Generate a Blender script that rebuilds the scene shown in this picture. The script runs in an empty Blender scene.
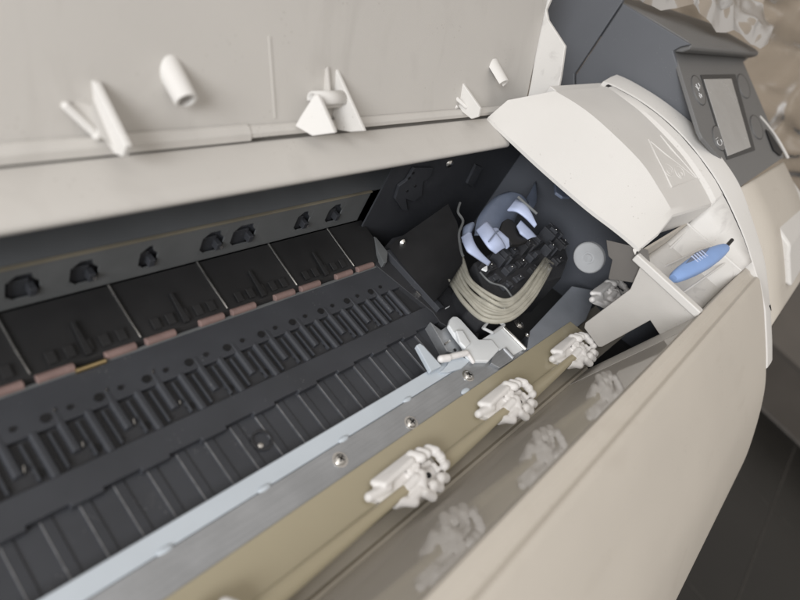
import bpy, bmesh, math, random
from mathutils import Vector, Matrix, noise
random.seed(7)
C = bpy.context.scene
col = C.collection
V = Vector
# ------------------------------------------------------------------ camera survey
F = 595.0
DX = V((535, -228, 595.)).normalized()                 # world X (along the carriage) in camera axes: right, down, forward
DY = V((-1256, -1405, 595.)); DY -= DX * DY.dot(DX); DY.normalize()
DZ = DX.cross(DY)
EYE = V((0, 0, .3))                                    # lens, 30 cm above the platen
def ray(px, py):
    r = V((px - 400, py - 300, F)); return V((r.dot(DX), r.dot(DY), r.dot(DZ)))
def onx(px, py, x): r = ray(px, py); return EYE + r * (x / r.x)
def onz(px, py, z): r = ray(px, py); return EYE + r * ((z - EYE.z) / r.z)
def ony(px, py, y): r = ray(px, py); return EYE + r * (y / r.y)
def onp(px, py, p0, n): r = ray(px, py); return EYE + r * ((p0 - EYE).dot(n) / r.dot(n))

# ------------------------------------------------------------------ materials
def mat(name, base, rough=.5, metal=0., nscale=0., nbump=0., vary=0., vscale=20., coat=0., spec=.5, trans=0., ior=1.45, speck=None, dirt=None, alpha=1.):
    m = bpy.data.materials.new(name); m.use_nodes = True
    nt = m.node_tree; b = nt.nodes['Principled BSDF']
    b.inputs['Base Color'].default_value = (*base, 1); b.inputs['Roughness'].default_value = rough
    b.inputs['Metallic'].default_value = metal; b.inputs['Specular IOR Level'].default_value = spec
    b.inputs['Coat Weight'].default_value = coat; b.inputs['Coat Roughness'].default_value = .05
    b.inputs['Transmission Weight'].default_value = trans; b.inputs['IOR'].default_value = ior
    b.inputs['Alpha'].default_value = alpha
    tc = nt.nodes.new('ShaderNodeNewGeometry')
    pos = tc.outputs['Position']
    src = None
    if vary or dirt:
        n = nt.nodes.new('ShaderNodeTexNoise'); n.inputs['Scale'].default_value = vscale; n.inputs['Detail'].default_value = 6
        nt.links.new(pos, n.inputs['Vector'])
        r = nt.nodes.new('ShaderNodeValToRGB')
        lo = tuple(c * (1 - vary) for c in base); hi = tuple(min(1, c * (1 + vary)) for c in base)
        r.color_ramp.elements[0].position = .35; r.color_ramp.elements[0].color = (*lo, 1)
        r.color_ramp.elements[1].position = .68; r.color_ramp.elements[1].color = (*hi, 1)
        nt.links.new(n.outputs['Fac'], r.inputs['Fac']); src = r.outputs['Color']
        rr = nt.nodes.new('ShaderNodeMapRange'); rr.inputs['To Min'].default_value = max(0, rough - .08); rr.inputs['To Max'].default_value = min(1, rough + .08)
        nt.links.new(n.outputs['Fac'], rr.inputs['Value']); nt.links.new(rr.outputs['Result'], b.inputs['Roughness'])
    if dirt:                                              # smudges / scuffs with a shape of their own
        dcol, dscale, dlo, dhi, stretch = dirt
        mp = nt.nodes.new('ShaderNodeMapping'); mp.inputs['Scale'].default_value = stretch; nt.links.new(pos, mp.inputs['Vector'])
        n2 = nt.nodes.new('ShaderNodeTexNoise'); n2.inputs['Scale'].default_value = dscale; n2.inputs['Detail'].default_value = 8; n2.inputs['Distortion'].default_value = 1.2
        nt.links.new(mp.outputs[0], n2.inputs['Vector'])
        r2 = nt.nodes.new('ShaderNodeMapRange'); r2.inputs['From Min'].default_value = dlo; r2.inputs['From Max'].default_value = dhi
        r2.inputs['To Max'].default_value = .34
        nt.links.new(n2.outputs['Fac'], r2.inputs['Value'])
        mx = nt.nodes.new('ShaderNodeMix'); mx.data_type = 'RGBA'; mx.inputs['B'].default_value = (*dcol, 1)
        nt.links.new(r2.outputs['Result'], mx.inputs['Factor'])
        nt.links.new(src, mx.inputs['A']); src = mx.outputs['Result']
    if speck and src:                                    # dust and tiny marks
        vo = nt.nodes.new('ShaderNodeTexVoronoi'); vo.inputs['Scale'].default_value = speck[1]; nt.links.new(pos, vo.inputs['Vector'])
        nz = nt.nodes.new('ShaderNodeTexNoise'); nz.inputs['Scale'].default_value = speck[1] * .13; nt.links.new(pos, nz.inputs['Vector'])
        c1 = nt.nodes.new('ShaderNodeMapRange'); c1.inputs['From Min'].default_value = .20; c1.inputs['From Max'].default_value = .10; nt.links.new(vo.outputs['Distance'], c1.inputs['Value'])
        c2 = nt.nodes.new('ShaderNodeMapRange'); c2.inputs['From Min'].default_value = .56; c2.inputs['From Max'].default_value = .66; nt.links.new(nz.outputs['Fac'], c2.inputs['Value'])
        mu = nt.nodes.new('ShaderNodeMath'); mu.operation = 'MULTIPLY'; nt.links.new(c1.outputs[0], mu.inputs[0]); nt.links.new(c2.outputs[0], mu.inputs[1])
        m2 = nt.nodes.new('ShaderNodeMath'); m2.operation = 'MULTIPLY'; m2.inputs[1].default_value = speck[2]; nt.links.new(mu.outputs[0], m2.inputs[0])
        mx = nt.nodes.new('ShaderNodeMix'); mx.data_type = 'RGBA'; mx.inputs['B'].default_value = (*speck[0], 1)
        nt.links.new(m2.outputs[0], mx.inputs['Factor']); nt.links.new(src, mx.inputs['A']); src = mx.outputs['Result']
    if src: nt.links.new(src, b.inputs['Base Color'])
    if nbump:
        n = nt.nodes.new('ShaderNodeTexNoise'); n.inputs['Scale'].default_value = nscale; n.inputs['Detail'].default_value = 4
        nt.links.new(pos, n.inputs['Vector'])
        bp = nt.nodes.new('ShaderNodeBump'); bp.inputs['Strength'].default_value = nbump; bp.inputs['Distance'].default_value = .0006
        nt.links.new(n.outputs['Fac'], bp.inputs['Height']); nt.links.new(bp.outputs[0], b.inputs['Normal'])
    return m
M = {}
SM = (.36, .32, .28)
M['cream'] = mat('cream_plastic', (.56, .518, .455), .48, speck=((.30, .27, .24), 260, .35), nscale=1500, nbump=.25, vary=.025, vscale=12, dirt=((.42, .37, .31), 30, .57, .84, (.5, 1, 1)))
M['lid'] = mat('lid_plastic', (.56, .54, .51), .5, speck=((.30, .27, .24), 260, .35), nscale=1200, nbump=.25, vary=.025, vscale=9, dirt=((.40, .38, .355), 26, .55, .80, (1, .5, .45)))
M['white'] = mat('white_plastic', (.68, .665, .64), .42, speck=((.30, .27, .24), 260, .35), nscale=1500, nbump=.2, vary=.02, vscale=15, dirt=((.5, .47, .44), 30, .66, .82, (1, 1, 1)))
M['scuffed'] = mat('scuffed_white_plastic', (.68, .665, .64), .42, speck=((.30, .27, .24), 260, .35), nscale=1500, nbump=.2, vary=.03, vscale=20, dirt=((.36, .34, .33), 55, .57, .72, (1, 1, 1)))
M['clipw'] = mat('clip_plastic', (.88, .86, .84), .38, vary=.03, vscale=60)
M['black'] = mat('black_plastic', (.036, .037, .041), .48, speck=((.26, .26, .26), 420, .45), nscale=2500, nbump=.5, vary=.12, vscale=30, dirt=((.07, .07, .072), 60, .62, .8, (1, 1, 1)))
M['dark'] = mat('charcoal_plastic', (.048, .051, .059), .5, speck=((.26, .26, .26), 420, .45), nscale=2500, nbump=.4, vary=.10, vscale=25, dirt=((.10, .10, .102), 70, .64, .82, (1, 1, 1)))
M['blackpit'] = mat('recess_shade_black', (.010, .010, .011), .6, vary=.2)  # near-black colour standing for the shade inside holes, slots and gaps
M['slate'] = mat('slate_plastic', (.085, .092, .108), .5, speck=((.26, .26, .26), 420, .45), nscale=1800, nbump=.3, vary=.05, vscale=15)
M['endplate'] = mat('grey_blue_steel', (.34, .365, .41), .42, metal=.3, nscale=600, nbump=.15, vary=.06, vscale=40)
M['railtop'] = mat('pale_rail_steel', (.17, .18, .19), .5, metal=.2, vary=.06, vscale=30)
M['raillip'] = mat('dull_gold_edge', (.26, .235, .18), .5, metal=.3, vary=.2, vscale=20)
M['guide'] = mat('guide_black_plastic', (.017, .017, .018), .5, nscale=2500, nbump=.4, vary=.15, vscale=30)
M['edgelight'] = mat('edge_highlight_plastic', (.22, .22, .225), .45, vary=.3, vscale=200)  # lighter grey that paints the light caught along rib edges
M['module'] = mat('module_grey_plastic', (.115, .122, .136), .5, speck=((.26, .26, .26), 420, .45), nscale=1800, nbump=.3, vary=.04, vscale=10)
M['panel'] = mat('panel_grey_plastic', (.16, .16, .16), .5, speck=((.26, .26, .26), 420, .45), nscale=1800, nbump=.3, vary=.04, vscale=10)
M['screen'] = mat('lcd_glass', (.42, .42, .415), .25, vary=.02, vscale=40)
M['galv'] = mat('galvanised_steel', (.44, .455, .475), .42, metal=.6, nscale=600, nbump=.15, vary=.08, vscale=45, dirt=((.26, .27, .29), 900, .45, .72, (.03, 1, 1)))
M['shelf'] = mat('grey_painted_rail', (.17, .178, .182), .45, metal=.2, vary=.08, vscale=40)
M['bright'] = mat('bright_steel', (.75, .74, .72), .25, metal=1., vary=.06, vscale=80)
M['strip'] = mat('pale_blue_strip', (.60, .66, .72), .45, vary=.03, vscale=30)
M['latch'] = mat('pale_nylon', (.87, .895, .91), .42, vary=.03, vscale=60)
M['rod'] = mat('pinkish_nylon', (.82, .80, .79), .45, vary=.04, vscale=60)
M['pink'] = mat('pink_rubber', (.235, .16, .145), .65, nscale=900, nbump=.5, vary=.10, vscale=90)
M['brass'] = mat('brass', (.62, .48, .26), .35, metal=1., vary=.08, vscale=90)
M['gloss'] = mat('glossy_grey_plastic', (.60, .57, .53), .04, vary=.03, vscale=14, coat=.0, spec=.22, dirt=((.42, .40, .37), 40, .58, .8, (.2, 1, 1)))
M['trough'] = mat('glossy_brown_plastic', (.47, .43, .365), .14, vary=.06, vscale=14, coat=.1, spec=.3)
M['blue'] = mat('blue_plastic', (.24, .37, .66), .38, vary=.05, vscale=50)
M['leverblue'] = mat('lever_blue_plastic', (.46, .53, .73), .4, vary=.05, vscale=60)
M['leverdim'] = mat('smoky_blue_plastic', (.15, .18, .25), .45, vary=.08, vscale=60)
M['tip'] = mat('black_steel_tip', (.02, .02, .02), .4, metal=.3, vary=.2)
M['disc'] = mat('grey_nylon', (.68, .69, .70), .5, vary=.03, vscale=80)
M['ink'] = mat('white_print', (.75, .75, .75), .5)
M['tube'] = mat('yellowed_clear_tube', (.58, .56, .48), .18, vary=.08, vscale=120, trans=.35, ior=1.35, coat=.5)
M['floor'] = mat('dark_floor_tile', (.019, .018, .016), .45, nscale=60, nbump=.4, vary=.25, vscale=3)
M['grout'] = mat('grey_grout', (.05, .047, .043), .8, vary=.2)
M['box'] = mat('dark_grey_box', (.12, .108, .096), .6, vary=.1, vscale=5)
M['edge'] = mat('grey_trim', (.16, .15, .14), .6, vary=.1)
M['under'] = mat('dark_shell_plastic', (.05, .05, .05), .55, vary=.1)

def film(name, colr, rough, tr, lucent, nscale=0, nb=0., fi=1.5):
    m = bpy.data.materials.new(name); m.use_nodes = True; nt = m.node_tree; nt.nodes.clear()
    out = nt.nodes.new('ShaderNodeOutputMaterial')
    d = nt.nodes.new('ShaderNodeBsdfDiffuse'); t = nt.nodes.new('ShaderNodeBsdfTranslucent'); tp = nt.nodes.new('ShaderNodeBsdfTransparent')
    g = nt.nodes.new('ShaderNodeBsdfGlossy'); fr = nt.nodes.new('ShaderNodeFresnel'); fr.inputs['IOR'].default_value = fi
    d.inputs[0].default_value = (*colr, 1); t.inputs[0].default_value = (*colr, 1); tp.inputs[0].default_value = (*[min(1, c ** .5) for c in colr], 1)
    g.inputs['Roughness'].default_value = rough
    n = nt.nodes.new('ShaderNodeTexNoise'); n.inputs['Scale'].default_value = 14; n.inputs['Detail'].default_value = 6
    geo = nt.nodes.new('ShaderNodeNewGeometry'); nt.links.new(geo.outputs['Position'], n.inputs['Vector'])
    hs = nt.nodes.new('ShaderNodeMapRange'); hs.inputs['To Min'].default_value = max(0, tr - .12); hs.inputs['To Max'].default_value = min(1, tr + .12)
    nt.links.new(n.outputs['Fac'], hs.inputs['Value'])
    a = nt.nodes.new('ShaderNodeMixShader'); a.inputs[0].default_value = lucent; nt.links.new(d.outputs[0], a.inputs[1]); nt.links.new(t.outputs[0], a.inputs[2])
    b = nt.nodes.new('ShaderNodeMixShader'); nt.links.new(hs.outputs[0], b.inputs[0]); nt.links.new(a.outputs[0], b.inputs[1]); nt.links.new(tp.outputs[0], b.inputs[2])
    c = nt.nodes.new('ShaderNodeMixShader'); nt.links.new(fr.outputs[0], c.inputs[0]); nt.links.new(b.outputs[0], c.inputs[1]); nt.links.new(g.outputs[0], c.inputs[2])
    nt.links.new(c.outputs[0], out.inputs[0])
    if nb:
        w = nt.nodes.new('ShaderNodeTexNoise'); w.inputs['Scale'].default_value = nscale; w.inputs['Detail'].default_value = 5
        nt.links.new(geo.outputs['Position'], w.inputs['Vector'])
        bp = nt.nodes.new('ShaderNodeBump'); bp.inputs['Strength'].default_value = nb; bp.inputs['Distance'].default_value = .004
        nt.links.new(w.outputs['Fac'], bp.inputs['Height'])
        for k in (d, t, g): nt.links.new(bp.outputs[0], k.inputs['Normal'])
        nt.links.new(bp.outputs[0], fr.inputs['Normal'])
    return m
M['amber'] = film('amber_film', (.75, .675, .49), .12, .10, .4)
M['wrap'] = film('brownish_wrap', (.40, .335, .265), .34, .02, .25, 50, .12, 1.28)
M['wrapclear'] = film('clear_wrap', (.45, .39, .325), .30, .02, .35, 50, .08, 1.32)

# ------------------------------------------------------------------ mesh helpers
def B(): return bmesh.new()
def box(bm, a, b):
    a, b = V(a), V(b); r = bmesh.ops.create_cube(bm, size=1)
    for v in r['verts']:
        v.co = V((a.x + (b.x - a.x) * (v.co.x + .5), a.y + (b.y - a.y) * (v.co.y + .5), a.z + (b.z - a.z) * (v.co.z + .5)))
    return r['verts']
def prism(bm, pts, vec):
    pts = [V(p) for p in pts]; vec = V(vec); n = len(pts)
    lo = [bm.verts.new(p) for p in pts]; hi = [bm.verts.new(p + vec) for p in pts]
    bm.faces.new(lo); bm.faces.new(hi[::-1])
    for i in range(n): bm.faces.new((lo[i], lo[(i + 1) % n], hi[(i + 1) % n], hi[i]))
def sweepx(bm, prof, x0, x1): prism(bm, [(x0, y, z) for y, z in prof], (x1 - x0, 0, 0))
def frame(ax):
    w = V(ax).normalized(); u = w.orthogonal().normalized(); return u, w.cross(u), w
def cyl(bm, p, ax, r, h, n=24, r2=None):
    u, v, w = frame(ax); p = V(p); r2 = r if r2 is None else r2
    lo = [bm.verts.new(p + (u * math.cos(t) + v * math.sin(t)) * r) for t in [2 * math.pi * i / n for i in range(n)]]
    hi = [bm.verts.new(p + w * h + (u * math.cos(t) + v * math.sin(t)) * r2) for t in [2 * math.pi * i / n for i in range(n)]]
    bm.faces.new(lo); bm.faces.new(hi[::-1])
    for i in range(n): bm.faces.new((lo[i], lo[(i + 1) % n], hi[(i + 1) % n], hi[i]))
def lathe(bm, p, ax, prof, n=28, a0=0, a1=2 * math.pi):
    u, v, w = frame(ax); p = V(p); full = a1 - a0 > 6.28; k = n if full else n + 1
    rows = [[bm.verts.new(p + w * h + (u * math.cos(a0 + (a1 - a0) * i / n) + v * math.sin(a0 + (a1 - a0) * i / n)) * max(r, 1e-5)) for i in range(k)] for r, h in prof]
    for a, b in zip(rows, rows[1:]):
        for i in range(n): j = (i + 1) % k; bm.faces.new((a[i], a[j], b[j], b[i]))
def grid(bm, rows):
    vs = [[bm.verts.new(V(p)) for p in r] for r in rows]
    for a, b in zip(vs, vs[1:]):
        for i in range(len(a) - 1): bm.faces.new((a[i], a[i + 1], b[i + 1], b[i]))
    return vs
def cr(pts, k=6):
    pts = [V(p) for p in pts]; out = []
    for i in range(len(pts) - 1):
        p0 = pts[max(i - 1, 0)]; p1 = pts[i]; p2 = pts[i + 1]; p3 = pts[min(i + 2, len(pts) - 1)]
        for j in range(k):
            t = j / k
            out.append(.5 * ((2 * p1) + (p2 - p0) * t + (2 * p0 - 5 * p1 + 4 * p2 - p3) * t * t + (3 * p1 - p0 - 3 * p2 + p3) * t ** 3))
    return out + [pts[-1]]
def tube(bm, pts, r, n=10):
    rows = []; pts = [V(p) for p in pts]; u = None
    for i, p in enumerate(pts):
        t = (pts[min(i + 1, len(pts) - 1)] - pts[max(i - 1, 0)]).normalized()
        u = t.orthogonal().normalized() if u is None else (u - t * u.dot(t)).normalized()
        v = t.cross(u)
        rows.append([bm.verts.new(p + (u * math.cos(2 * math.pi * k / n) + v * math.sin(2 * math.pi * k / n)) * r) for k in range(n)])
    for a, b in zip(rows, rows[1:]):
        for k in range(n): bm.faces.new((a[k], a[(k + 1) % n], b[(k + 1) % n], b[k]))
    bm.faces.new(rows[0][::-1]); bm.faces.new(rows[-1])
WL = {}
def obj(name, bm, m, parent=None, bevel=0., seg=2, angle=35, solid=0., remesh=0.):
    bmesh.ops.recalc_face_normals(bm, faces=bm.faces[:])
    lo = V([min(v.co[i] for v in bm.verts) for i in range(3)]); hi = V([max(v.co[i] for v in bm.verts) for i in range(3)])
    c = (lo + hi) / 2
    bmesh.ops.translate(bm, verts=bm.verts[:], vec=-c)
    me = bpy.data.meshes.new(name); bm.to_mesh(me); bm.free(); me.materials.append(M[m])
    me.shade_smooth(); me.set_sharp_from_angle(angle=math.radians(angle))
    o = bpy.data.objects.new(name, me); col.objects.link(o)
    if parent: o.parent = parent
    o.location = c - (WL[parent.name] if parent else V())
    WL[o.name] = c
    if solid:
        s = o.modifiers.new('solid', 'SOLIDIFY'); s.thickness = solid; s.offset = -1
    if remesh:
        s = o.modifiers.new('remesh', 'REMESH'); s.mode = 'VOXEL'; s.voxel_size = remesh; s.use_smooth_shade = True
        s = o.modifiers.new('smooth', 'SMOOTH'); s.factor = .5; s.iterations = 5
    if bevel:
        s = o.modifiers.new('bevel', 'BEVEL'); s.width = bevel; s.segments = seg; s.limit_method = 'ANGLE'; s.angle_limit = math.radians(30); s.harden_normals = True
    return o
def tag(o, label=None, cat=None, group=None, kind=None):
    if label: o['label'] = label
    if cat: o['category'] = cat
    if group: o['group'] = group
    if kind: o['kind'] = kind
    return o
def empty(name, loc, label, cat):
    o = bpy.data.objects.new(name, None); col.objects.link(o); o.location = loc; WL[o.name] = V(loc); o.empty_display_size = .05
    return tag(o, label, cat)

X0, XL, XR = -.36, .468, .617
P = empty('large_format_printer', (.12, .02, -.42), 'large cream printer with its lid open, showing black platen, white clips and grey control panel', 'printer')

# ------------------------------------------------------------------ front cover, lip and glossy inner wall
front = [(-.0168, .1), (-.0172, .1052), (-.0225, .1052), (-.0245, .1038), (-.0285, .1038), (-.0305, .1058), (-.0335, .1052)]
curve = [tuple(p)[:2] for p in cr([(-.0335, .1052, 0), (-.050, .0925, 0), (-.072, .0725, 0), (-.095, .0505, 0), (-.116, .027, 0), (-.142, -.012, 0), (-.165, -.055, 0), (-.205, -.150, 0), (-.242, -.258, 0), (-.262, -.33, 0)], 5)][1:]
outer = front + curve
inner = [(y + .006, z - .005) for y, z in outer[::-1]]
bm = B(); sweepx(bm, outer + inner[:-4], X0, XR); fc = obj('front_cover', bm, 'cream', P, bevel=.0006)

gl = [(.0095, -.006), (-.0165, .0995), (-.0195, .0990), (.0065, -.0075)]
bm = B(); sweepx(bm, gl, X0, .4315); obj('glossy_wall', bm, 'gloss', P)
bm = B(); sweepx(bm, [(.0098, -.006), (-.0162, .0995), (-.0195, .0990), (.0065, -.0075)], .4318, XL); obj('matte_wall', bm, 'lid', P)
bm = B(); sweepx(bm, [(.052, -.008), (.0255, -.009), (.0105, -.0085), (.0105, -.012), (.052, -.012)], X0, .60); obj('trough', bm, 'trough', P)
bm = B(); sweepx(bm, [(.0118, -.0085), (.0088, -.0028), (.0108, -.0022), (.0128, -.0085)], X0, .47); obj('seam_strip', bm, 'trough', P)

# amber translucent guide
bm = B(); sweepx(bm, [(.0505, .0085), (.040, .0098), (.026, .0125), (.0245, .0118), (.0245, .0106), (.040, .0084), (.0505, .0072)], X0, .487); obj('amber_guide', bm, 'amber', P, bevel=.0004)
bm = B(); sweepx(bm, [(.0255, .0112), (.0232, .0100), (.0205, -.0082), (.0225, -.0084)], X0, .47); obj('guide_lip', bm, 'amber', P)

# white clips
def rbox(bm, a, b, w):                    # a rounded bar between two points
    tube(bm, [a, (V(a) + V(b)) / 2, b], w, 10)
    for p in (a, b): bmesh.ops.create_uvsphere(bm, u_segments=10, v_segments=8, radius=w, matrix=Matrix.Translation(V(p)))
def clip_bm(cx, cy, cz):
    bm = B(); o = V((cx, cy, cz))
    def W(x, y, z): return o + V((x, y, z)) * .001
    prism(bm, [W(-33, 4, -2), W(-33, 8, -2), W(-20, 10, -2), W(-4, 9, -2), W(2, 2, -2), W(0, -8, -2), W(-8, -13, -2), W(-22, -8, -2)], (0, 0, .0045))
    prism(bm, [W(0, 8, -2), W(22, 5, -2), W(22, -8, -2), W(8, -14, -2), W(-6, -13, -2)], (0, 0, .0016))
    rbox(bm, W(-33, 6, 1.4), W(-20, 4, 2.4), .0031)             # tail
    for k in range(7):                                          # smooth curved back leaf
        t = k / 6; rbox(bm, W(-25 + 3 * t, 11 - 5 * t, 1.5 + 3.4 * t), W(4 - 2 * t, 11.5 - 4 * t, 2.5 + 4 * t), .0022)
    rbox(bm, W(6, 10.5, 4.5), W(9, 5.5, 6.6), .0034); rbox(bm, W(12.5, 9.5, 4.5), W(14.5, 5.5, 6.4), .0031)     # back knuckles
    rbox(bm, W(19.5, 7.5, 4.2), W(21.5, 3.5, 6.0), .0034); rbox(bm, W(24, .5, 3.8), W(21.5, -1.5, 6.0), .0032); rbox(bm, W(23.5, -6, 3.6), W(20, -6.5, 5.6), .0031)
    rbox(bm, W(16, -12, 3.5), W(12, -10.5, 5.4), .0034); rbox(bm, W(8.5, -14, 3.0), W(4, -11, 5.6), .0034); rbox(bm, W(.5, -15.5, 2.6), W(-4, -11, 5.2), .0032)  # front knuckles
    rbox(bm, W(-11, -3, 3.5), W(-3, -2, 6.0), .0032); rbox(bm, W(-2, -6.5, 5.6), W(1.5, -2, 6.0), .0034); rbox(bm, W(-3, 2.5, 4.5), W(3.5, 3.5, 5.5), .0022)
    rbox(bm, W(-12, -9, 3), W(-6, -8.5, 4.6), .0032); rbox(bm, W(-21, -4, 1.6), W(-12, -11.5, 2.6), .0031)
    rbox(bm, W(9, 1.5, 1.6), W(15, 1, 1.6), .0022); rbox(bm, W(17.5, -2, 1.4), W(16.5, -6, 1.4), .0018)
    return bm
X0 = -.36
for i, (cx, cy) in enumerate([(.0805, .0245), (.227, .026), (.3375, .0265), (.447, .0262), (.534, .0455)]):
    cz = .0138 if cx < .5 else .031
    o = obj('clip', clip_bm(cx, cy, cz), 'clipw', P, remesh=.0006)
    bm = B(); lathe(bm, (cx + .0105, cy - .0045, cz - .0006), (0, 0, 1), [(.0018, 0), (.0018, .0010), (0, .0010)], 12); obj('clip_hole', bm, 'blackpit', o)
    if cx < .5:                                             # turned-up front edge of the amber film, one run from clip to clip
        xa = cx - (.088 if cx > .3 else .126) if cx > .2 else X0; xb = cx - .007; n = 8; rows = []
        for k in range(n + 1):
            t = k / n; x = xa + (xb - xa) * t; y = .0215 + .0015 * t; z = .0128 + .0052 * t; w = .0052 - .0024 * t
            rows.append([(x, y + w * math.cos(q), z + (.0016 + .0004 * t) * math.sin(q)) for q in [2 * math.pi * m_ / 10 for m_ in range(10)]])
        bm = B(); vs = [[bm.verts.new(V(p)) for p in r] for r in rows]
        for r0, r1 in zip(vs, vs[1:]):
            for m_ in range(10): bm.faces.new((r0[m_], r0[(m_ + 1) % 10], r1[(m_ + 1) % 10], r1[m_]))
        bm.faces.new(vs[0]); bm.faces.new(vs[-1][::-1]); obj('film_edge', bm, 'amber', P, angle=60)

# ------------------------------------------------------------------ metal plate, pale strip, screws, nubs
bm = B(); sweepx(bm, [(.0688, .0062), (.0505, .0062), (.0505, .004), (.0688, .004)], X0, .409); obj('steel_plate', bm, 'galv', P, bevel=.0005)
bm = B(); prism(bm, [onz(530, 331, .0075), onz(572, 286, .0075), onz(598, 291, .0075), onz(586, 320, .0075), onz(545, 352, .0075), onz(527, 349, .0075)], (0, 0, -.02)); obj('end_plate', bm, 'endplate', P, bevel=.0006)
bm = B(); sweepx(bm, [(.0798, .0048), (.0692, .0056), (.0692, .0), (.0798, .0)], X0, .350); obj('pale_strip', bm, 'strip', P, bevel=.0006)
def screw(px, py, z, r=.0037):
    p = onz(px, py, z); bm = B()
    lathe(bm, p, (0, 0, 1), [(r * 1.35, -.0004), (r * 1.35, .0003), (r, .0004), (r * .95, .0012), (r * .6, .0020), (0, .0023)], 24)
    s = obj('screw', bm, 'bright', P)
    bm = B(); a = random.uniform(0, 1.5)
    for k in (0, math.pi / 2):
        d = V((math.cos(a + k), math.sin(a + k), 0)); e = V((-d.y, d.x, 0)); q = p + V((0, 0, .0014))
        prism(bm, [q - d * r * .62 - e * .0005, q + d * r * .62 - e * .0005, q + d * r * .62 + e * .0005, q - d * r * .62 + e * .0005], (0, 0, .0009))
    obj('cross_slot', bm, 'blackpit', s)
for a in [(340, 460, .0064), (411, 423, .0064), (468, 376, .0064), (519, 324.5, .0078)]: screw(*a)
screw(527, 335, .0078, .0018)
for x in (.0365, .0949, .1518, .2109, .2712):
    bm = B(); bmesh.ops.create_uvsphere(bm, u_segments=14, v_segments=8, radius=1, matrix=Matrix.Translation(V((x, .0694, .0058))) @ Matrix.Diagonal(V((.0042, .0017, .0012, 1)))); obj('foam_nub', bm, 'strip', P)
bm = B(); bmesh.ops.create_uvsphere(bm, u_segments=14, v_segments=8, radius=1, matrix=Matrix.Translation(V((.319, .052, .0068))) @ Matrix.Diagonal(V((.005, .0022, .0013, 1)))); obj('foam_nub', bm, 'strip', P)

# ------------------------------------------------------------------ platen
XP = .362
bm = B(); sweepx(bm, [(.1795, .0), (.154, -.0005), (.154, -.012), (.1795, -.012)], X0, XP)                 # rear flat bar
obj('platen_rear_bar', bm, 'dark', P, bevel=.0006)
bm = B(); box(bm, (X0, .128, -.013), (XP, .1538, -.0036)); pit = obj('slot_bed', bm, 'black', P)
bm = B()
x = .114 - .0265 * 17; k = 0
while x < XP - .012:
    for (dx, y0, y1) in ((0, .1365, .1612), (.0135, .1285, .1552)):
        X = x + dx
        if X > XP - .006: continue
        prism(bm, [(X - .0026, y0, -.0055), (X + .0026, y0, -.0055), (X + .0022, y0, -.0014), (X + .0012, y0, -.0003), (X - .0012, y0, -.0001), (X - .0024, y0, -.0014)], (0, y1 - y0, 0))
        prism(bm, [(X - .0078, .1305, -.0055), (X - .0054, .1305, -.0055), (X - .0060, .1305, -.0014), (X - .0074, .1305, -.0012)], (0, .0215, 0))
    x += .0265
obj('vacuum_ribs', bm, 'dark', P, bevel=.0004)
x = .114 - .0265 * 6
while x < XP - .01:
    for (hx, hy, r) in ((x - .0055, .1592, .0024), (x + .008, .1345, .0024), (x + .0065, .1600, .0014), (x - .006, .1335, .0013)):
        bm = B(); cyl(bm, (hx, hy, -.0012 if hy > .15 else -.0040), (0, 0, 1), r, .0016 if hy > .15 else .0012, 16); obj('suction_hole', bm, 'blackpit', P)
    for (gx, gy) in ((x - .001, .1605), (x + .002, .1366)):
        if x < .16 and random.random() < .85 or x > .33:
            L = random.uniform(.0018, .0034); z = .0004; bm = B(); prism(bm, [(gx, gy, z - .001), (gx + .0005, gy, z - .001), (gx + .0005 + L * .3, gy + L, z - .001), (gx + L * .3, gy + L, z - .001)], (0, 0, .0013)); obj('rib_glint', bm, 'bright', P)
    x += .0265
# bars between the ribs and the front pads; the stepped edge
bm = B(); pts = []; x = -.36; s = 0
edge = []
while x < XP:
    edge += [(x, .1131), (min(x + .019, XP), .1131), (min(x + .019, XP), .1112), (min(x + .0345, XP), .1112)]; x += .0345
prism(bm, [(X0, .1284, -.0002)] + [(a, b, -.0002) for a, b in edge] + [(XP, .1284, -.0002)], (0, 0, -.010)); obj('platen_front_bar', bm, 'dark', P, bevel=.0005)
bm = B(); box(bm, (X0, .0799, -.013), (XP + .02, .1145, -.0052))
edges = []; x = .059 - .01685 * 24
while x < XP:
    prism(bm, [(x, .0805, -.0056), (x + .0062, .0805, -.0056), (x + .0060, .0805, -.0044), (x + .0008, .0805, -.0040)], (0, .0325, 0)); edges.append(x); x += .01685
obj('platen_front_pads', bm, 'dark', P, bevel=.0003)
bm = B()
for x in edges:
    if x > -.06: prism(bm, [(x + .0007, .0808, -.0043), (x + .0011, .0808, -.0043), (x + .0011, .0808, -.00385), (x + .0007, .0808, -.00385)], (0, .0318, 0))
obj('pad_edges', bm, 'edgelight', P)  # thin pale strips as painted highlights on the rib edges
h = onz(262, 440, -.0036)
bm = B(); lathe(bm, h, (0, 0, 1), [(.0062, -.0028), (.0066, 0), (.0054, 0), (.0048, -.0024), (.0, -.0024)], 28); ring = obj('drain_socket', bm, 'black', P)
bm = B(); lathe(bm, h + V((-.002, -.002, -.0024)), (0, 0, 1), [(.0018, 0), (.0016, .0012), (0, .0016)], 14); obj('rivet', bm, 'bright', ring)
bm = B(); cyl(bm, onz(313, 378.5, -.0038), (0, 0, 1), .0006, .0004, 8); obj('lint_speck', bm, 'latch', P)

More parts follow.
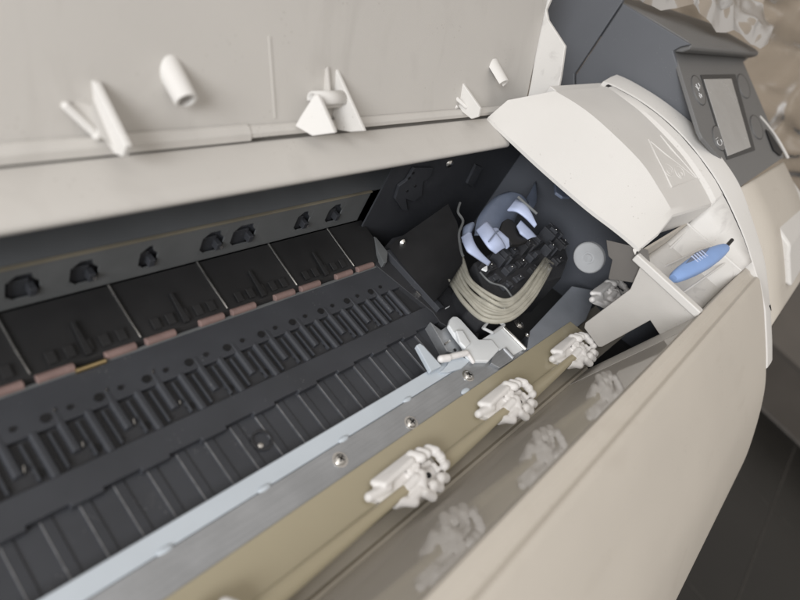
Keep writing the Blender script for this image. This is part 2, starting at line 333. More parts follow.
# ------------------------------------------------------------------ rear paper guide, pinch rollers, rail
bm = B(); sweepx(bm, [(.1805, -.002), (.1835, .0015), (.195, .004), (.2225, .0088), (.2225, -.012), (.1805, -.012)], X0, XP); obj('rear_guide', bm, 'guide', P, bevel=.0004)
bm = B(); sweepx(bm, [(.1803, .0004), (.1781, .0008), (.1781, -.004), (.1803, -.004)], X0, .345); obj('roller_shaft_cover', bm, 'shelf', P, bevel=.0004)
for n in range(-6, 5):
    xb = .0855 + .0592 * n; xt = xb
    if xb > XP: continue
    bm = B(); tube(bm, [(xb, .1845, .0030), (xb - .001, .2, .0062), (xb - .0015, .222, .0098)], .00065, 8); obj('guide_wire', bm, 'bright', P)
bm = B()
for n in range(-7, 5):
    xc = .0855 + .0592 * n + .0296
    if xc > XP - .02: continue
    prism(bm, [(xc - .002, .184, .003), (xc + .002, .184, .003), (xc + .001, .205, .007), (xc - .001, .205, .007)], (0, 0, .0016))
    for q in range(5):
        xx = xc - .020 + q * .0095; prism(bm, [(xx, .186, .0032), (xx + .005, .186, .0032), (xx + .005, .193, .005), (xx, .193, .005)], (0, 0, .0006))
obj('pinch_arms', bm, 'guide', P, bevel=.0003)
for n in range(-6, 5):
    xb = .0855 + .0592 * n
    for a, b in ((xb + .0015, xb + .0205), (xb + .037, xb + .0548)):
        if b > .345: continue
        bm = B(); cyl(bm, (a, .1815, .0008), (1, 0, 0), .0026, b - a, 18); obj('pinch_roller', bm, 'pink', P, bevel=.0006)
a, b = onz(77, 374, .001), onz(106, 362, .001)
bm = B(); cyl(bm, (a.x, .1785, .0012), (1, 0, 0), .0016, b.x - a.x, 14); obj('brass_axle', bm, 'brass', P)

# slotted steel bracket with real openings, the carriage rail above it, and the back wall
bm = B(); yb = .2235; tops = (.0088, .0150, .034, .0405)
box(bm, (X0, yb, tops[0]), (.357, yb + .0012, tops[1])); box(bm, (X0, yb, tops[2]), (.357, yb + .0012, tops[3]))
slots = []
for base in (-.295, -.145, .005, .155):
    slots += [(base + .084, base + .101), (base + .116, base + .1345)] if base < 0 else []
slots += [(.002, .016), (.040, .056), (.089, .106), (.121, .137), (.161, .173), (.203, .2205), (.2265, .2465), (.283, .297), (.315, .331)]
slots.sort(); x = X0
for a, b in slots:
    box(bm, (x, yb, tops[1]), (a, yb + .0012, tops[2])); x = b
    c_ = .005
    for q in ([(a, tops[2]), (a + c_, tops[2]), (a, tops[2] - c_)], [(b, tops[1]), (b - c_ * .8, tops[1]), (b, tops[1] + c_ * .8)], [(b, tops[2]), (b, tops[2] - c_ * 1.6), (b - c_ * .7, tops[2] - c_ * .9), (b - c_ * .9, tops[2])], [(a, tops[1]), (a, tops[1] + c_ * .8), (a + c_ * .8, tops[1])]):
        prism(bm, [(u, yb + .0001, w_) for u, w_ in q], (0, .001, 0))
box(bm, (x, yb, tops[1]), (.357, yb + .0012, tops[2])); bmesh.ops.remove_doubles(bm, verts=bm.verts[:], dist=1e-6)
obj('slotted_bracket', bm, 'shelf', P)
for k, (a, b) in enumerate(slots):
    if a < -.05: continue
    bm = B(); box(bm, (a + .002, yb + .003, .012), (b - .004, yb + .0054, .026)); box(bm, (b - .006, yb - .002, .017), (b - .002, yb + .005, .023)); sp = obj('spring_post', bm, 'dark', P, bevel=.0006)
    if k % 2: bm = B(); cyl(bm, (b - .004, yb - .003, .0215), (0, -1, .3), .0011, .0012, 10); obj('spring_pin', bm, 'bright', sp)
bm = B(); sweepx(bm, [(.2222, .0405), (.2222, .0416), (.2245, .0419), (.2245, .0405)], X0, .357); obj('rail_edge', bm, 'raillip', P, bevel=.0004)
bm = B(); box(bm, (X0, yb + .0055, .009), (.357, yb + .0065, .0395)); obj('added_backing', bm, 'slate', P)  # plate added behind the openings to set how dark they look
bm = B(); sweepx(bm, [(.2247, .0418), (.262, .0455), (.262, .040), (.2247, .040)], X0, .40); obj('carriage_rail', bm, 'railtop', P)
bm = B(); sweepx(bm, [(.262, -.05), (.262, .098), (.266, .098), (.266, -.05)], X0, .60); obj('back_wall', bm, 'slate', P)

# ------------------------------------------------------------------ rear cover and open lid
bm = B(); sweepx(bm, [(.1945, .0950), (.1930, .0962), (.1922, .0980), (.1927, .0998), (.1945, .1013), (.2, .1026), (.222, .1046), (.2245, .1040), (.2245, .0965), (.1955, .0945)], X0, .4735); obj('rear_cover', bm, 'lid', P, bevel=.0008, seg=3)
bm = B(); sweepx(bm, [(.2247, .099), (.270, .100), (.270, .093), (.2247, .093)], X0, .55); obj('hinge_tray', bm, 'lid', P)
la = math.radians(25); LN = V((0, -math.cos(la), math.sin(la))); LU = V((0, math.sin(la), math.cos(la))); L0 = V((0, .2285, .1042))
def lid_pt(x, u, n=0.): return V((x, 0, 0)) + L0 + LU * u + LN * n
bm = B()
us = [(0, -.010), (0, 0), (.02, 0), (.06, 0), (.12, .0006), (.20, .003), (.27, .009), (.31, .018), (.325, .028)]
top = [(u, n) for u, n in us]; back = [(u + .002, n - .009) for u, n in us[:0:-1]]
prism(bm, [lid_pt(X0, u, n) for u, n in top + back], (.545 - X0, 0, 0)); lid = obj('lid', bm, 'lid', P, bevel=.0006)
lid['label'] = 'open lid leaning back with white brackets and pegs on its inner face'
xs = .2165
bm = B(); prism(bm, [lid_pt(X0, u, n) for u, n in ((-.001, .0005), (-.001, .0052), (.0035, .0056), (.0072, .003), (.0082, .0005))], (xs - X0, 0, 0))
prism(bm, [lid_pt(xs, u, n) for u, n in ((.0004, .0005), (.0004, .0046), (.0034, .0050), (.0064, .0026), (.0072, .0005))], (.51 - xs, 0, 0)); obj('lid_lip', bm, 'lid', lid, bevel=.0006)
bm = B(); p = onp(268, 36, L0, LN); q = onp(274, 118, L0, LN)
prism(bm, [p, p + V((.0016, 0, 0)), q + V((.0016, 0, 0)), q], LN * .0005); obj('mould_line', bm, 'lid', lid)
bm = B(); fl = [(527, 100), (531, 80), (537, 42), (541, 12), (542, -30), (562, -30), (553, -6), (546, 10), (548, 20), (565, 46), (561, 75), (556, 100)]
prism(bm, [onx(px, py, .5455) for px, py in fl], (.004, 0, 0)); obj('lid_end_flange', bm, 'scuffed', lid, bevel=.0008)

def plate_x(bm, pix, x, t): prism(bm, [onx(px, py, x) for px, py in pix], (t, 0, 0))
bm = B(); plate_x(bm, [(84, 76), (94, 82), (126, 146), (122, 157), (114, 154), (104, 139), (80, 110)], .131, .0032)
br = obj('lid_bracket', bm, 'white', lid, bevel=.0007)
bm = B(); a, b = onx(66, 106, .118), onx(97, 135, .129)
rbox(bm, a, b, .0021); rbox(bm, b, b + V((.003, .001, .002)), .0026); obj('bracket_arm', bm, 'white', br)
bm = B(); prism(bm, [onx(70, 108, .1195), onx(86, 84, .1305), onx(112, 146, .1305), onx(97, 134, .1285)], (.0012, 0, 0)); obj('bracket_web', bm, 'lid', br)
bm = B(); prism(bm, [onx(px, py, x) for px, py, x in [(295, 126, .2490), (300, 117, .2505), (314, 95, .2550), (318, 95, .2565), (335, 133, .2620), (312, 136, .2545)]], (.0028, .0006, 0)); br = obj('lid_bracket', bm, 'white', lid, bevel=.0005)
bm = B(); plate_x(bm, [(329, 56), (333, 63), (364, 131), (350, 132), (338, 130), (326, 96)], .2855, .0026); obj('bracket_fin', bm, 'white', br, bevel=.0005)
bm = B(); plate_x(bm, [(327, 66), (329, 92), (309, 97), (305, 94)], .276, .002); obj('bracket_fin', bm, 'lid', br, bevel=.0004)
c0 = onx(316, 100, .2635); bm = B()
rows = []
for xx in (.2605, .288):
    rows.append([V((xx, c0.y, c0.z)) + V((0, math.cos(t), math.sin(t))) * .0054 for t in [math.radians(-40 + 220 * i / 16) for i in range(17)]])
grid(bm, rows); obj('hinge_cradle', bm, 'white', br, solid=.0016)
bm = B(); tube(bm, [(.267, c0.y, c0.z - .003), (.288, c0.y, c0.z - .003)], .0030, 14); obj('hinge_barrel', bm, 'lid', br)
bm = B(); plate_x(bm, [(454, 71), (459, 78), (480, 108), (478, 117), (471, 119), (462, 112), (452, 96), (452, 84)], .431, .0030); br = obj('lid_bracket', bm, 'white', lid, bevel=.0007)
bm = B(); rbox(bm, onx(445, 88, .421), onx(466, 107, .431), .0016); obj('bracket_arm', bm, 'white', br)
bm = B(); tube(bm, cr([onx(449, 96, .424), onx(447, 104, .424), onx(450, 110, .424), onx(457, 106, .428)], 4), .0017, 8); obj('bracket_curl', bm, 'white', br)
def peg(px, py, L, r, a0=0, a1=2 * math.pi):
    p = onp(px, py, L0, LN); d = V((0, -.955, -.295)); bm = B()
    lathe(bm, p - d * .006, d, [(r * 1.06, 0), (r, .006), (r * .93, L + .006), (r * .62, L + .006), (r * .60, L - .004), (0, L - .004)], 24, a0, a1)
    return obj('lid_peg', bm, 'white', lid, bevel=.0004)
peg(172, 74, .0165, .0064)
peg(493, 70, .0155, .0070, math.radians(110), math.radians(300))

# ------------------------------------------------------------------ right end cap
st = [((.468, .222, .1068), (.4845, .2222, .1235), (.510, .200, .1475), (.600, .193, .1550)),
      ((.468, .185, .1060), (.489, .180, .1285), (.510, .176, .1510), (.600, .170, .1560)),
      ((.468, .150, .1058), (.489, .149, .1290), (.510, .150, .1520), (.600, .145, .1560)),
      ((.468, .1035, .1070), (.489, .1035, .1280), (.510, .1035, .1490), (.600, .100, .1510)),
      ((.468, .075, .1095), (.489, .075, .1255), (.510, .075, .1415), (.600, .073, .1445)),
      ((.468, .056, .1105), (.489, .056, .1232), (.510, .059, .1362), (.600, .055, .1382)),
      ((.468, .0495, .1102), (.489, .0495, .1218), (.5095, .0535, .1335), (.5985, .045, .1345))]
cols = [cr([s[k] for s in st], 4) for k in range(4)]
ri = [(.205, .152), (.194, .1555), (.166, .160), (.139, .1615), (.112, .1600), (.085, .1555), (.058, .1485), (.033, .1390), (.002, .1245), (-.028, .1072), (-.036, .1035)]
def riz(y):
    for (y0, z0), (y1, z1) in zip(ri, ri[1:]):
        if y0 >= y >= y1: return z0 + (z1 - z0) * (y0 - y) / (y0 - y1)
    return ri[-1][1]
rows = []
for i in range(len(cols[0])):
    L, Mm, R, T = (c[i] for c in cols)
    rows.append([L + V((0, 0, -.003)), L, (L + Mm) / 2, Mm, (Mm + R) / 2, R, R.lerp(T, .33), R.lerp(T, .66), T, T + V((.003, 0, -.0016)), V((T.x + .0060, T.y, (T.z - .0016) * .5 + (riz(T.y) - .0006) * .5)), V((.6142, T.y, riz(T.y) - .0006)), V((.6144, T.y, riz(T.y) - .02))])
fr = rows[-1]
rows.append([p + V((0, -.0012, -.002)) for p in fr[:1]] + [p + V((0, -.0012, -.002)) for p in fr[1:]])
rows.append([V((p.x, p.y + .002, min(p.z, .1065))) for p in fr])
bm = B(); grid(bm, rows)
bk = [V((p.x, p.y + .004, p.z - .03)) for p in rows[0]]
cap = obj('end_cap', bm, 'white', P, bevel=.0009, seg=3, angle=24)
s = cap.modifiers.new('solid', 'SOLIDIFY'); s.thickness = .0022; s.offset = -1
cap.modifiers.move(1, 0)
bm = B(); prism(bm, [(.520, .2015, .1455), (.520, .2110, .1450), (.640, .2075, .1495), (.640, .1955, .1495)], (0, 0, -.03)); obj('cap_rear_ledge', bm, 'white', P, bevel=.001)

def cap_pt(px, py):                                   # on the cap's top face, level across X
    z = .152
    for _ in range(12):
        p = onz(px, py, z); y = p.y
        ys = [(c[0] * .5 + c[1] * .5) for c in [((s[2][1]), (s[3][1])) for s in st]]; zs = [(s[2][2] + s[3][2]) / 2 for s in st]
        for i in range(len(ys) - 1):
            if ys[i] >= y >= ys[i + 1]:
                t = (ys[i] - y) / (ys[i] - ys[i + 1]); z = zs[i] + (zs[i + 1] - zs[i]) * t
    f = (p.x - .51) / .09
    return V((p.x, p.y, z + (f - .5) * .003 + .0002))
bm = B()
def stroke(pts, r=.0005, k=4): 
    P3 = [cap_pt(*a) for a in pts]
    tube(bm, P3, r * 1.5, 6)
def dense(a, b, n=6): return [(a[0] + (b[0] - a[0]) * i / n, a[1] + (b[1] - a[1]) * i / n) for i in range(n + 1)]
stroke(dense((648, 140), (672, 187)), .0006); stroke(dense((659, 137), (695, 179)), .0006); stroke(dense((650, 142), (694, 179)), .0004)
stroke(dense((672, 187), (694, 180)), .00025)
def ell(cx, cy, a, b, th, a0=0, a1=6.283, n=14):
    return [(cx + a * math.cos(t) * math.cos(th) - b * math.sin(t) * math.sin(th), cy + a * math.cos(t) * math.sin(th) + b * math.sin(t) * math.cos(th)) for t in [a0 + (a1 - a0) * i / n for i in range(n + 1)]]
stroke(ell(668, 170, 7, 3.6, .95), .0004); stroke(ell(669, 171, 3.5, 1.8, .95), .00035); stroke(ell(679, 173, 7, 3.4, .95, .6, 5.6), .0004); stroke(ell(680, 175, 3, 1.5, .95), .00035)
obj('warning_emblem', bm, 'white', cap)

# rim that runs over the side and down the front
ro = [(.205, .160), (.190, .1635), (.160, .1672), (.132, .1682), (.105, .1672), (.073, .1610), (.042, .1520), (.010, .1350), (-.024, .1145), (-.050, .0935), (-.062, .0830)]
fr_i = [(y, z + .0016) for y, z in curve if .045 < z < .093]; fr_o = [(y - .0005, z + .001) for y, z in curve if .045 < z < .093]
def resamp(pl, n):
    P2 = [V((y, z, 0)) for y, z in pl]; d = [0]
    for a, b in zip(P2, P2[1:]): d.append(d[-1] + (b - a).length)
    out = []
    for i in range(n):
        t = d[-1] * i / (n - 1); k = max(j for j in range(len(d)) if d[j] <= t + 1e-9); k = min(k, len(P2) - 2)
        out.append(P2[k].lerp(P2[k + 1], (t - d[k]) / max(1e-9, d[k + 1] - d[k])))
    return out
A = resamp([tuple(p)[:2] for p in cr([(y, z, 0) for y, z in ri], 5)], 40) + resamp(fr_i, 8)[1:]
O = resamp([tuple(p)[:2] for p in cr([(y, z, 0) for y, z in ro], 5)], 40) + resamp(fr_o, 8)[1:]
rows = []
for a, b in zip(A, O):
    m_ = (a + b) / 2
    rows.append([(.6172, a.x, a.y - .012), (.6172, a.x, a.y), (.629, m_.x, m_.y + .0012), (.6415, b.x, b.y), (.6415, b.x, b.y - .02)])
bm = B(); grid(bm, rows); obj('side_rim', bm, 'white', P, bevel=.0011, seg=3, angle=30)
bm = B()
rows = [[(.6143, a.x, a.y - .014), (.6143, a.x, a.y - .0022), (.6171, a.x, a.y - .0010), (.6171, a.x, a.y - .014)] for a in A[1:36]]
grid(bm, rows); obj('rim_gap', bm, 'blackpit', P)  # dark strip laid in to paint the shade of the gap

# tool tray behind the lip: floor, ribs, rim
bm = B(); box(bm, (.4645, -.0166, .1005), (.4725, .0475, .1072)); obj('tray_rim', bm, 'white', P, bevel=.0012, seg=3)
bm = B()
grid(bm, [[(.4726, y, .104), (.480, y, .090), (.535, y, .086), (.572, y, .089), (.5925, y, .1045), (.598, y, .1068), (.607, y, .1068 + (riz(y) - .1080) * .45), (.6142, y, riz(y) - .0012)] for y in (.0463, .042, .035, .020, .005, -.010, -.0166)]); tray = obj('tool_tray', bm, 'scuffed', P, angle=25, solid=.0015)
bm = B()
def tr(x): return [(.4726, .104), (.480, .090), (.535, .086), (.572, .089), (.5925, .1045), (.598, .1065)]
rbox(bm, (.596, .047, .1075), (.596, -.0155, .1072), .0011); rbox(bm, (.566, .040, .0885), (.566, -.012, .0885), .0013)
rbox(bm, (.566, .040, .0885), (.596, .042, .107), .0011); rbox(bm, (.480, .004, .0915), (.594, -.002, .1045), .001); rbox(bm, (.535, .030, .087), (.592, .020, .1045), .0009)
obj('tray_ribs', bm, 'white', tray)
bm = B(); box(bm, (.4726, .0465, .084), (.612, .0485, .1075)); obj('tray_back', bm, 'cream', P)
bm = B(); box(bm, (.4726, -.0190, .080), (.6125, -.0169, .1048)); obj('tray_front', bm, 'cream', P)

# inner side panel hanging from the tray rim, with its notch
bm = B(); pp = [(641, 264), (630, 289), (585, 323), (584, 328), (598, 347), (602, 347), (650, 320.5), (663.5, 341), (672, 352), (700, 318), (697, 312)]
prism(bm, [onx(px, py, XL - .002) for px, py in pp], (.003, 0, 0)); obj('side_panel', bm, 'lid', P, bevel=.0008)

# ------------------------------------------------------------------ carriage bay
bm = B(); box(bm, (.385, .040, -.055), (.600, .262, -.050)); obj('bay_floor', bm, 'slate', P)
bm = B(); box(bm, (.572, .0495, -.05), (.576, .262, .104)); box(bm, (.572, -.010, -.05), (.576, .0495, .08)); bmesh.ops.remove_doubles(bm, verts=bm.verts[:], dist=1e-6); obj('bay_wall', bm, 'slate', P)
bm = B(); lathe(bm, onx(590, 257, .5715), (-1, 0, 0), [(.0162, -.001), (.0162, .004), (.0152, .0052), (.0062, .0046), (.0056, .0036), (.0046, .0036), (.0042, .0058), (0, .0062)], 40); obj('drive_hub', bm, 'disc', P)
bm = B(); prism(bm, [onx(px, py, .4702) for px, py in [(606, 240), (608, 256), (612, 260), (608, 279), (634, 283), (650, 264), (648, 250)]], (.0012, 0, 0)); obj('bay_bracket', bm, 'edge', P, bevel=.001)
# black housing at the right of the platen
bm = B(); prism(bm, [onz(px, py, .0005) for px, py in [(372, 262), (392, 238), (440, 225), (461, 240), (460, 263), (446, 284), (480, 318), (478, 345), (440, 322), (433, 312)]], (0, 0, -.03)); obj('bay_shelf', bm, 'black', P, bevel=.0006)
bm = B(); prism(bm, [(XP - .0005, .119, -.004), (XP + .0075, .119, -.004), (XP + .0075, .119, .005), (XP + .001, .119, .0055)], (0, .069, 0)); obj('platen_end_bar', bm, 'dark', P, bevel=.0006)
bm = B(); prism(bm, [(XP + .0085, .150, .0006), (XP + .021, .148, .0006), (XP + .021, .170, .0006), (XP + .0085, .172, .0006)], (0, 0, .0065)); obj('latch_block', bm, 'black', P, bevel=.0012)
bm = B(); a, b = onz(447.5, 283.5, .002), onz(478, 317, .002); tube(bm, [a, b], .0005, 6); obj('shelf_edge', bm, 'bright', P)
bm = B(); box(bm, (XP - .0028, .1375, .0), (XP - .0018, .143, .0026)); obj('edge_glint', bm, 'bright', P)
bm = B(); prism(bm, [onz(px, py, .006) for px, py in [(374, 236), (377, 238), (388, 252), (387, 262), (384, 263), (378, 252)]], (0, 0, -.006)); obj('bracket_tab', bm, 'shelf', P, bevel=.0005)
def wall_screw(px, py, y, r):
    p = ony(px, py, y); bm = B(); lathe(bm, p, (-.2, -1, .35), [(r * 1.2, 0), (r, .0008), (r * .6, .002), (0, .0022)], 18); obj('screw', bm, 'bright', P)
wall_screw(403, 243, .186, .0030); wall_screw(450, 163, .2155, .0036)
bm = B(); box(bm, (.3575, .216, -.05), (.5715, .2175, .094)); obj('bay_back_sheet', bm, 'dark', P)
bm = B(); grid(bm, [[onz(*a, .006), onz((a[0] + b[0]) / 2, (a[1] + b[1]) / 2, .018), onz(*b, .036), onz(*b, .036) + V((.001, 0, -.02))] for a, b in (((434, 302), (447.5, 287)), ((422, 288), (462.5, 263)), ((410, 274), (461.5, 240)), ((400, 262), (457, 222)), ((388, 246), (448, 204)))]); obj('tube_cover', bm, 'guide', P, angle=50)
# faint bracket on the back wall
bm = B(); prism(bm, [ony(px, py,   .2158) for px, py in [(412, 166), (431, 166), (429, 174), (421, 180), (420, 193), (412, 200), (404, 197), (406, 209), (400, 208), (393, 197), (397, 184), (405, 178)]], (0, -.003, 0)); wb = obj('wall_bracket', bm, 'dark', P, bevel=.0006)
bm = B()
for px, py in ((413, 173), (409, 178), (415, 186), (407, 191)): cyl(bm, ony(px, py, .2128), (0, -1, 0), .0013, .0006, 12)
obj('bracket_holes', bm, 'blackpit', wb)
bm = B(); prism(bm, [ony(px, py,   .2158) for px, py in [(474, 163), (481, 166), (471, 186), (465, 182)]], (0, -.003, 0)); obj('wall_bracket', bm, 'dark', P, bevel=.0006)

# ink tubes
rt = random.Random(4)
for i in range(8):
    t = i / 7; jt = lambda k=1.: rt.uniform(-.0010, .0010) * k
    def tp(px, py, z): return onz(px, py, z) + V((jt(), jt(), jt(2)))
    s0 = onz(452 + 10 * t, 284 - 26 * t, .026 + .006 * t); pre = onz(444 + 10 * t, 271 - 26 * t, .014)
    a = tp(464 + 8 * t, 301 - 22 * t, .036 + .006 * t); m1 = tp(484 + 6 * t, 318 - 23 * t, .042 + .006 * t); m2 = tp(508 - 1 * t, 321 - 21 * t, .046 + .003 * t); m3 = tp(530 - 9 * t, 302 - 12 * t, .049); e = tp(545 - 7 * t, 277 - 6 * t, .050); e2 = onz(552 - 7 * t, 264 - 5 * t, .040)
    bm = B(); tube(bm, cr([pre, s0, a, m1, m2, m3, e, e2], 6), rt.uniform(.0016, .0019), 10); obj('ink_tube', bm, 'tube', P)
bm = B(); tube(bm, cr([onz(px, py, .052) for px, py in [(460, 203), (458, 212), (463, 221), (459, 234), (461, 250), (463, 256)]], 5), .0011, 8); obj('black_cable', bm, 'shelf', P)

# carriage with its blue levers
CZ = .040
def flat(pix, z, th, m, name, par, bev=.001):
    bm = B(); prism(bm, [onz(px, py, z) for px, py in pix], (0, 0, -th)); return obj(name, bm, m, par, bevel=bev)
car = flat([(474, 262), (492, 252), (512, 243), (530, 238), (546, 228), (562, 236), (569, 258), (562, 277), (545, 281), (520, 296), (500, 303), (484, 290)], CZ, .05, 'black', 'carriage', P, .002)
rr = random.Random(11)
def block(bm, px, py, dx, dy, z0, z1):
    p = onz(px, py, CZ); box(bm, (p.x - dx / 2, p.y - dy / 2, z0), (p.x + dx / 2, p.y + dy / 2, z1))
for k, (px, py, dx, dy, hh) in enumerate([(486, 270, .012, .010, .006), (497, 262, .010, .012, .010), (508, 256, .011, .010, .007), (520, 250, .012, .012, .011), (532, 245, .010, .011, .008), (546, 239, .014, .014, .012), (558, 246, .010, .012, .007),
        (493, 280, .014, .006, .003), (507, 272, .012, .007, .005), (519, 265, .010, .006, .004), (531, 259, .014, .007, .006), (545, 253, .010, .009, .009), (556, 262, .012, .008, .004),
        (505, 287, .012, .006, .003), (518, 279, .013, .006, .002), (532, 272, .010, .007, .004), (546, 268, .012, .008, .003)]):
    bm = B(); block(bm, px, py, dx, dy, CZ - .004, CZ + hh); block(bm, px + 1, py + 1, dx * .55, dy * .6, CZ + hh - .001, CZ + hh + rr.uniform(.001, .004))
    if k % 2: block(bm, px + 3, py - 1, dx * .2, dy * 1.25, CZ - .003, CZ + hh + .0006)
    o = obj('carriage_fitting', bm, 'dark' if k % 3 else 'black', car, bevel=.0005)
    if k % 3 != 1:
        p = onz(px, py, CZ) + V((-dx * .3, -dy * .2, hh + .0042)); bm = B(); bmesh.ops.create_uvsphere(bm, u_segments=8, v_segments=6, radius=rr.uniform(.0005, .0009), matrix=Matrix.Translation(p)); obj('fitting_glint', bm, 'bright', car)  # tiny bright bead modelled as a glint on the fitting
bm = B(); prism(bm, [onz(px, py, .05) for px, py in [(481, 270), (486, 267), (486, 272)]], (0, 0, .002)); obj('label_corner', bm, 'latch', car)
bm = B(); tube(bm, cr([onz(px, py, .046) for px, py in [(480, 272), (490, 282), (504, 287), (512, 297)]], 4), .0008, 6); obj('spring_wire', bm, 'shelf', car)
# arched smoky housing behind the levers
def bent(pix_a, pix_b, za, zb, m, name, par, th=.0016, k=6, bow=.004):
    a = cr([onz(*p, z) for p, z in zip(pix_a, za)], k); b = cr([onz(*p, z) for p, z in zip(pix_b, zb)], k); rows = []
    for p, q in zip(a, b):
        rows.append([p.lerp(q, t) + V((0, 0, bow * math.sin(math.pi * t))) for t in [j / 6 for j in range(7)]])
    bm = B(); grid(bm, rows); return obj(name, bm, m, par, solid=th, angle=50)
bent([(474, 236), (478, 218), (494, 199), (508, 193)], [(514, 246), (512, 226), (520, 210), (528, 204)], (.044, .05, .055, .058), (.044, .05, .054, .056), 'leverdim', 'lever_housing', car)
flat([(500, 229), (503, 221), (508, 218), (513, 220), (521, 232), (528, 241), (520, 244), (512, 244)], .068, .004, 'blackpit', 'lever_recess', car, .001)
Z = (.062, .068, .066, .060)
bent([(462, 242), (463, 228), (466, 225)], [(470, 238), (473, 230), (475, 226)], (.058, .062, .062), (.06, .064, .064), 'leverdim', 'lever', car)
bent([(461, 237), (466, 249), (477, 258), (488.5, 266)], [(471, 231), (474, 241), (480, 251), (490, 262)], Z, Z, 'leverblue', 'lever', car, bow=.002)
bent([(476, 230), (483, 240), (490, 249), (496, 254)], [(487, 221), (496, 232), (503, 241), (506, 248)], (.066, .07, .069, .066), (.068, .073, .072, .067), 'leverblue', 'lever', car, bow=.002)
bent([(490, 229), (497, 235), (503, 243), (507, 249)], [(498, 228), (505, 235), (511, 240), (514, 243)], (.064, .068, .067, .064), (.064, .068, .067, .064), 'leverblue', 'lever', car, bow=.001)
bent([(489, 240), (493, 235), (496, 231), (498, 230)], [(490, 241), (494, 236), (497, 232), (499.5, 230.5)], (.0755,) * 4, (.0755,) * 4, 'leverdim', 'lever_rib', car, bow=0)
bent([(516.5, 226), (520, 232), (524, 236), (528, 239.5)], [(521, 220), (527, 226), (532, 231), (537, 236.5)], (.07, .071, .070, .068), (.07, .071, .070, .068), 'leverblue', 'lever', car, bow=.001)
bent([(507, 210), (516, 211), (526, 218), (534.5, 228)], [(516, 199), (524, 203), (530, 211), (535.5, 226)], (.07, .075, .075, .071), (.07, .075, .075, .071), 'leverblue', 'lever', car, bow=.003)
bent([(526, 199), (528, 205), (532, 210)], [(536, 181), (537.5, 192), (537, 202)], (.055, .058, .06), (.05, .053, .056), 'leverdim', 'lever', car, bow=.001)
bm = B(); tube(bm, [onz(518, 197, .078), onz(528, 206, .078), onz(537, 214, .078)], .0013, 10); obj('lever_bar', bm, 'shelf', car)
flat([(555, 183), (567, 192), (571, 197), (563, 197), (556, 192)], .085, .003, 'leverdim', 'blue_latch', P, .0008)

# pale latch parts and small metal pieces at the platen end
flat([(416.5, 345), (420, 343), (424, 346), (442, 366), (431, 371)], .010, .004, 'strip', 'strip_flag', P, .0006)
flat([(430, 321.5), (441, 330), (447, 326), (464, 349), (456, 354), (447, 351)], .004, .012, 'galv', 'steel_bracket', P, .0005)
flat([(448.5, 325), (450, 319), (453, 316), (457, 316), (461, 319), (479, 339), (492, 339), (500, 349), (489, 361), (474, 361), (467, 356), (463, 345), (455, 335)], .010, .004, 'latch', 'nylon_latch', P, .0012)
flat([(456, 330), (463, 330), (471, 343), (466, 348), (460, 342)], .0125, .003, 'latch', 'nylon_latch', P, .001)
bm = B(); rbox(bm, onz(441, 359, .010), onz(448, 358, .0105), .0031); rbox(bm, onz(450, 357, .0105), onz(466, 353, .0115), .0026); rbox(bm, onz(468, 354, .011), onz(473, 362, .009), .0018); obj('latch_rod', bm, 'rod', P, remesh=.0007)
flat([(447, 365), (452, 355), (462, 356), (470, 361), (462, 368), (448, 372), (440, 372)], .0078, .003, 'strip', 'strip_end', P, .0008)
flat([(479, 341), (501, 327), (524, 349), (500, 363), (492, 360), (500, 350), (492, 340)], .0078, .002, 'latch', 'pale_plate', P, .0005)
bm = B(); tube(bm, [onz(502, 326, .0085), onz(525.5, 349.5, .0085)], .0019, 12); obj('bent_steel_edge', bm, 'bright', P)
bm = B(); tube(bm, [onz(504, 349, .0085), onz(513, 358.5, .0085)], .0022, 12); obj('steel_pin', bm, 'galv', P)
flat([(493, 356), (503, 348), (514, 359), (500, 368), (491, 363)], .0090, .003, 'galv', 'steel_tab', P, .0006)
bm = B(); lp = [(483, 328), (492, 317), (504, 325), (493, 333)]; z = .0120
for a, b in zip(lp, lp[1:] + lp[:1]): rbox(bm, onz(*a, z), onz(*b, z), .0013)
obj('cable_clip', bm, 'disc', P)
bm = B(); box(bm, onz(445, 309, .004), onz(450, 306, .006)); obj('small_glint', bm, 'latch', P, bevel=.0006)  # pale block standing in for a small white glint
bm = B(); q = onz(447, 343, .0045); prism(bm, [onz(444, 344, .0046), onz(449, 340.5, .0046), onz(450, 342, .0046), onz(445, 345.5, .0046)], (0, 0, .0012)); obj('spring_catch', bm, 'bright', P)
bm = B(); cyl(bm, onz(455, 350, .0042), (0, 0, 1), .0013, .0004, 12); obj('rivet_hole', bm, 'blackpit', P)

# ------------------------------------------------------------------ control module
N = V((0, -.43, 1)).normalized(); Q0 = V((.651, .041, .148))
def mp(px, py, d=0.): return onp(px, py, Q0 + N * d, N)
def slab(pix, d, th, m, name, par, bev=.0012): 
    bm = B(); prism(bm, [mp(px, py, d) for px, py in pix], -N * th); return obj(name, bm, m, par, bevel=bev)
bm = B(); prism(bm, [onx(px, py, .645) for px, py in [(575.5, 96), (575.5, 75), (623, 3.5), (691, 44.5), (680, 47), (673, 51), (698.5, 132), (704, 147), (712, 175), (690, 160), (640, 122)]], (.006, 0, 0)); mod = obj('module_side_wall', bm, 'module', P, bevel=.0012)
bm = B(); prism(bm, [onx(px, py, .6453) for px, py in [(520, -40), (640, -40), (621.8, 2.2), (574.3, 74), (574.3, 96), (540, 96)]], (.006, 0, 0)); obj('ink_door', bm, 'module', P, bevel=.0012)
pan = slab([(674.5, 51), (690, 46), (757, 52), (743.5, 62), (784, 157), (742, 186), (732, 171), (716, 153), (703, 138), (699.5, 131)], -.0008, .004, 'panel', 'control_panel', P)
h0 = onx(623, 3.5, .645); h1 = onx(691, 44.5, .645); h2 = onx(674, 51, .645)
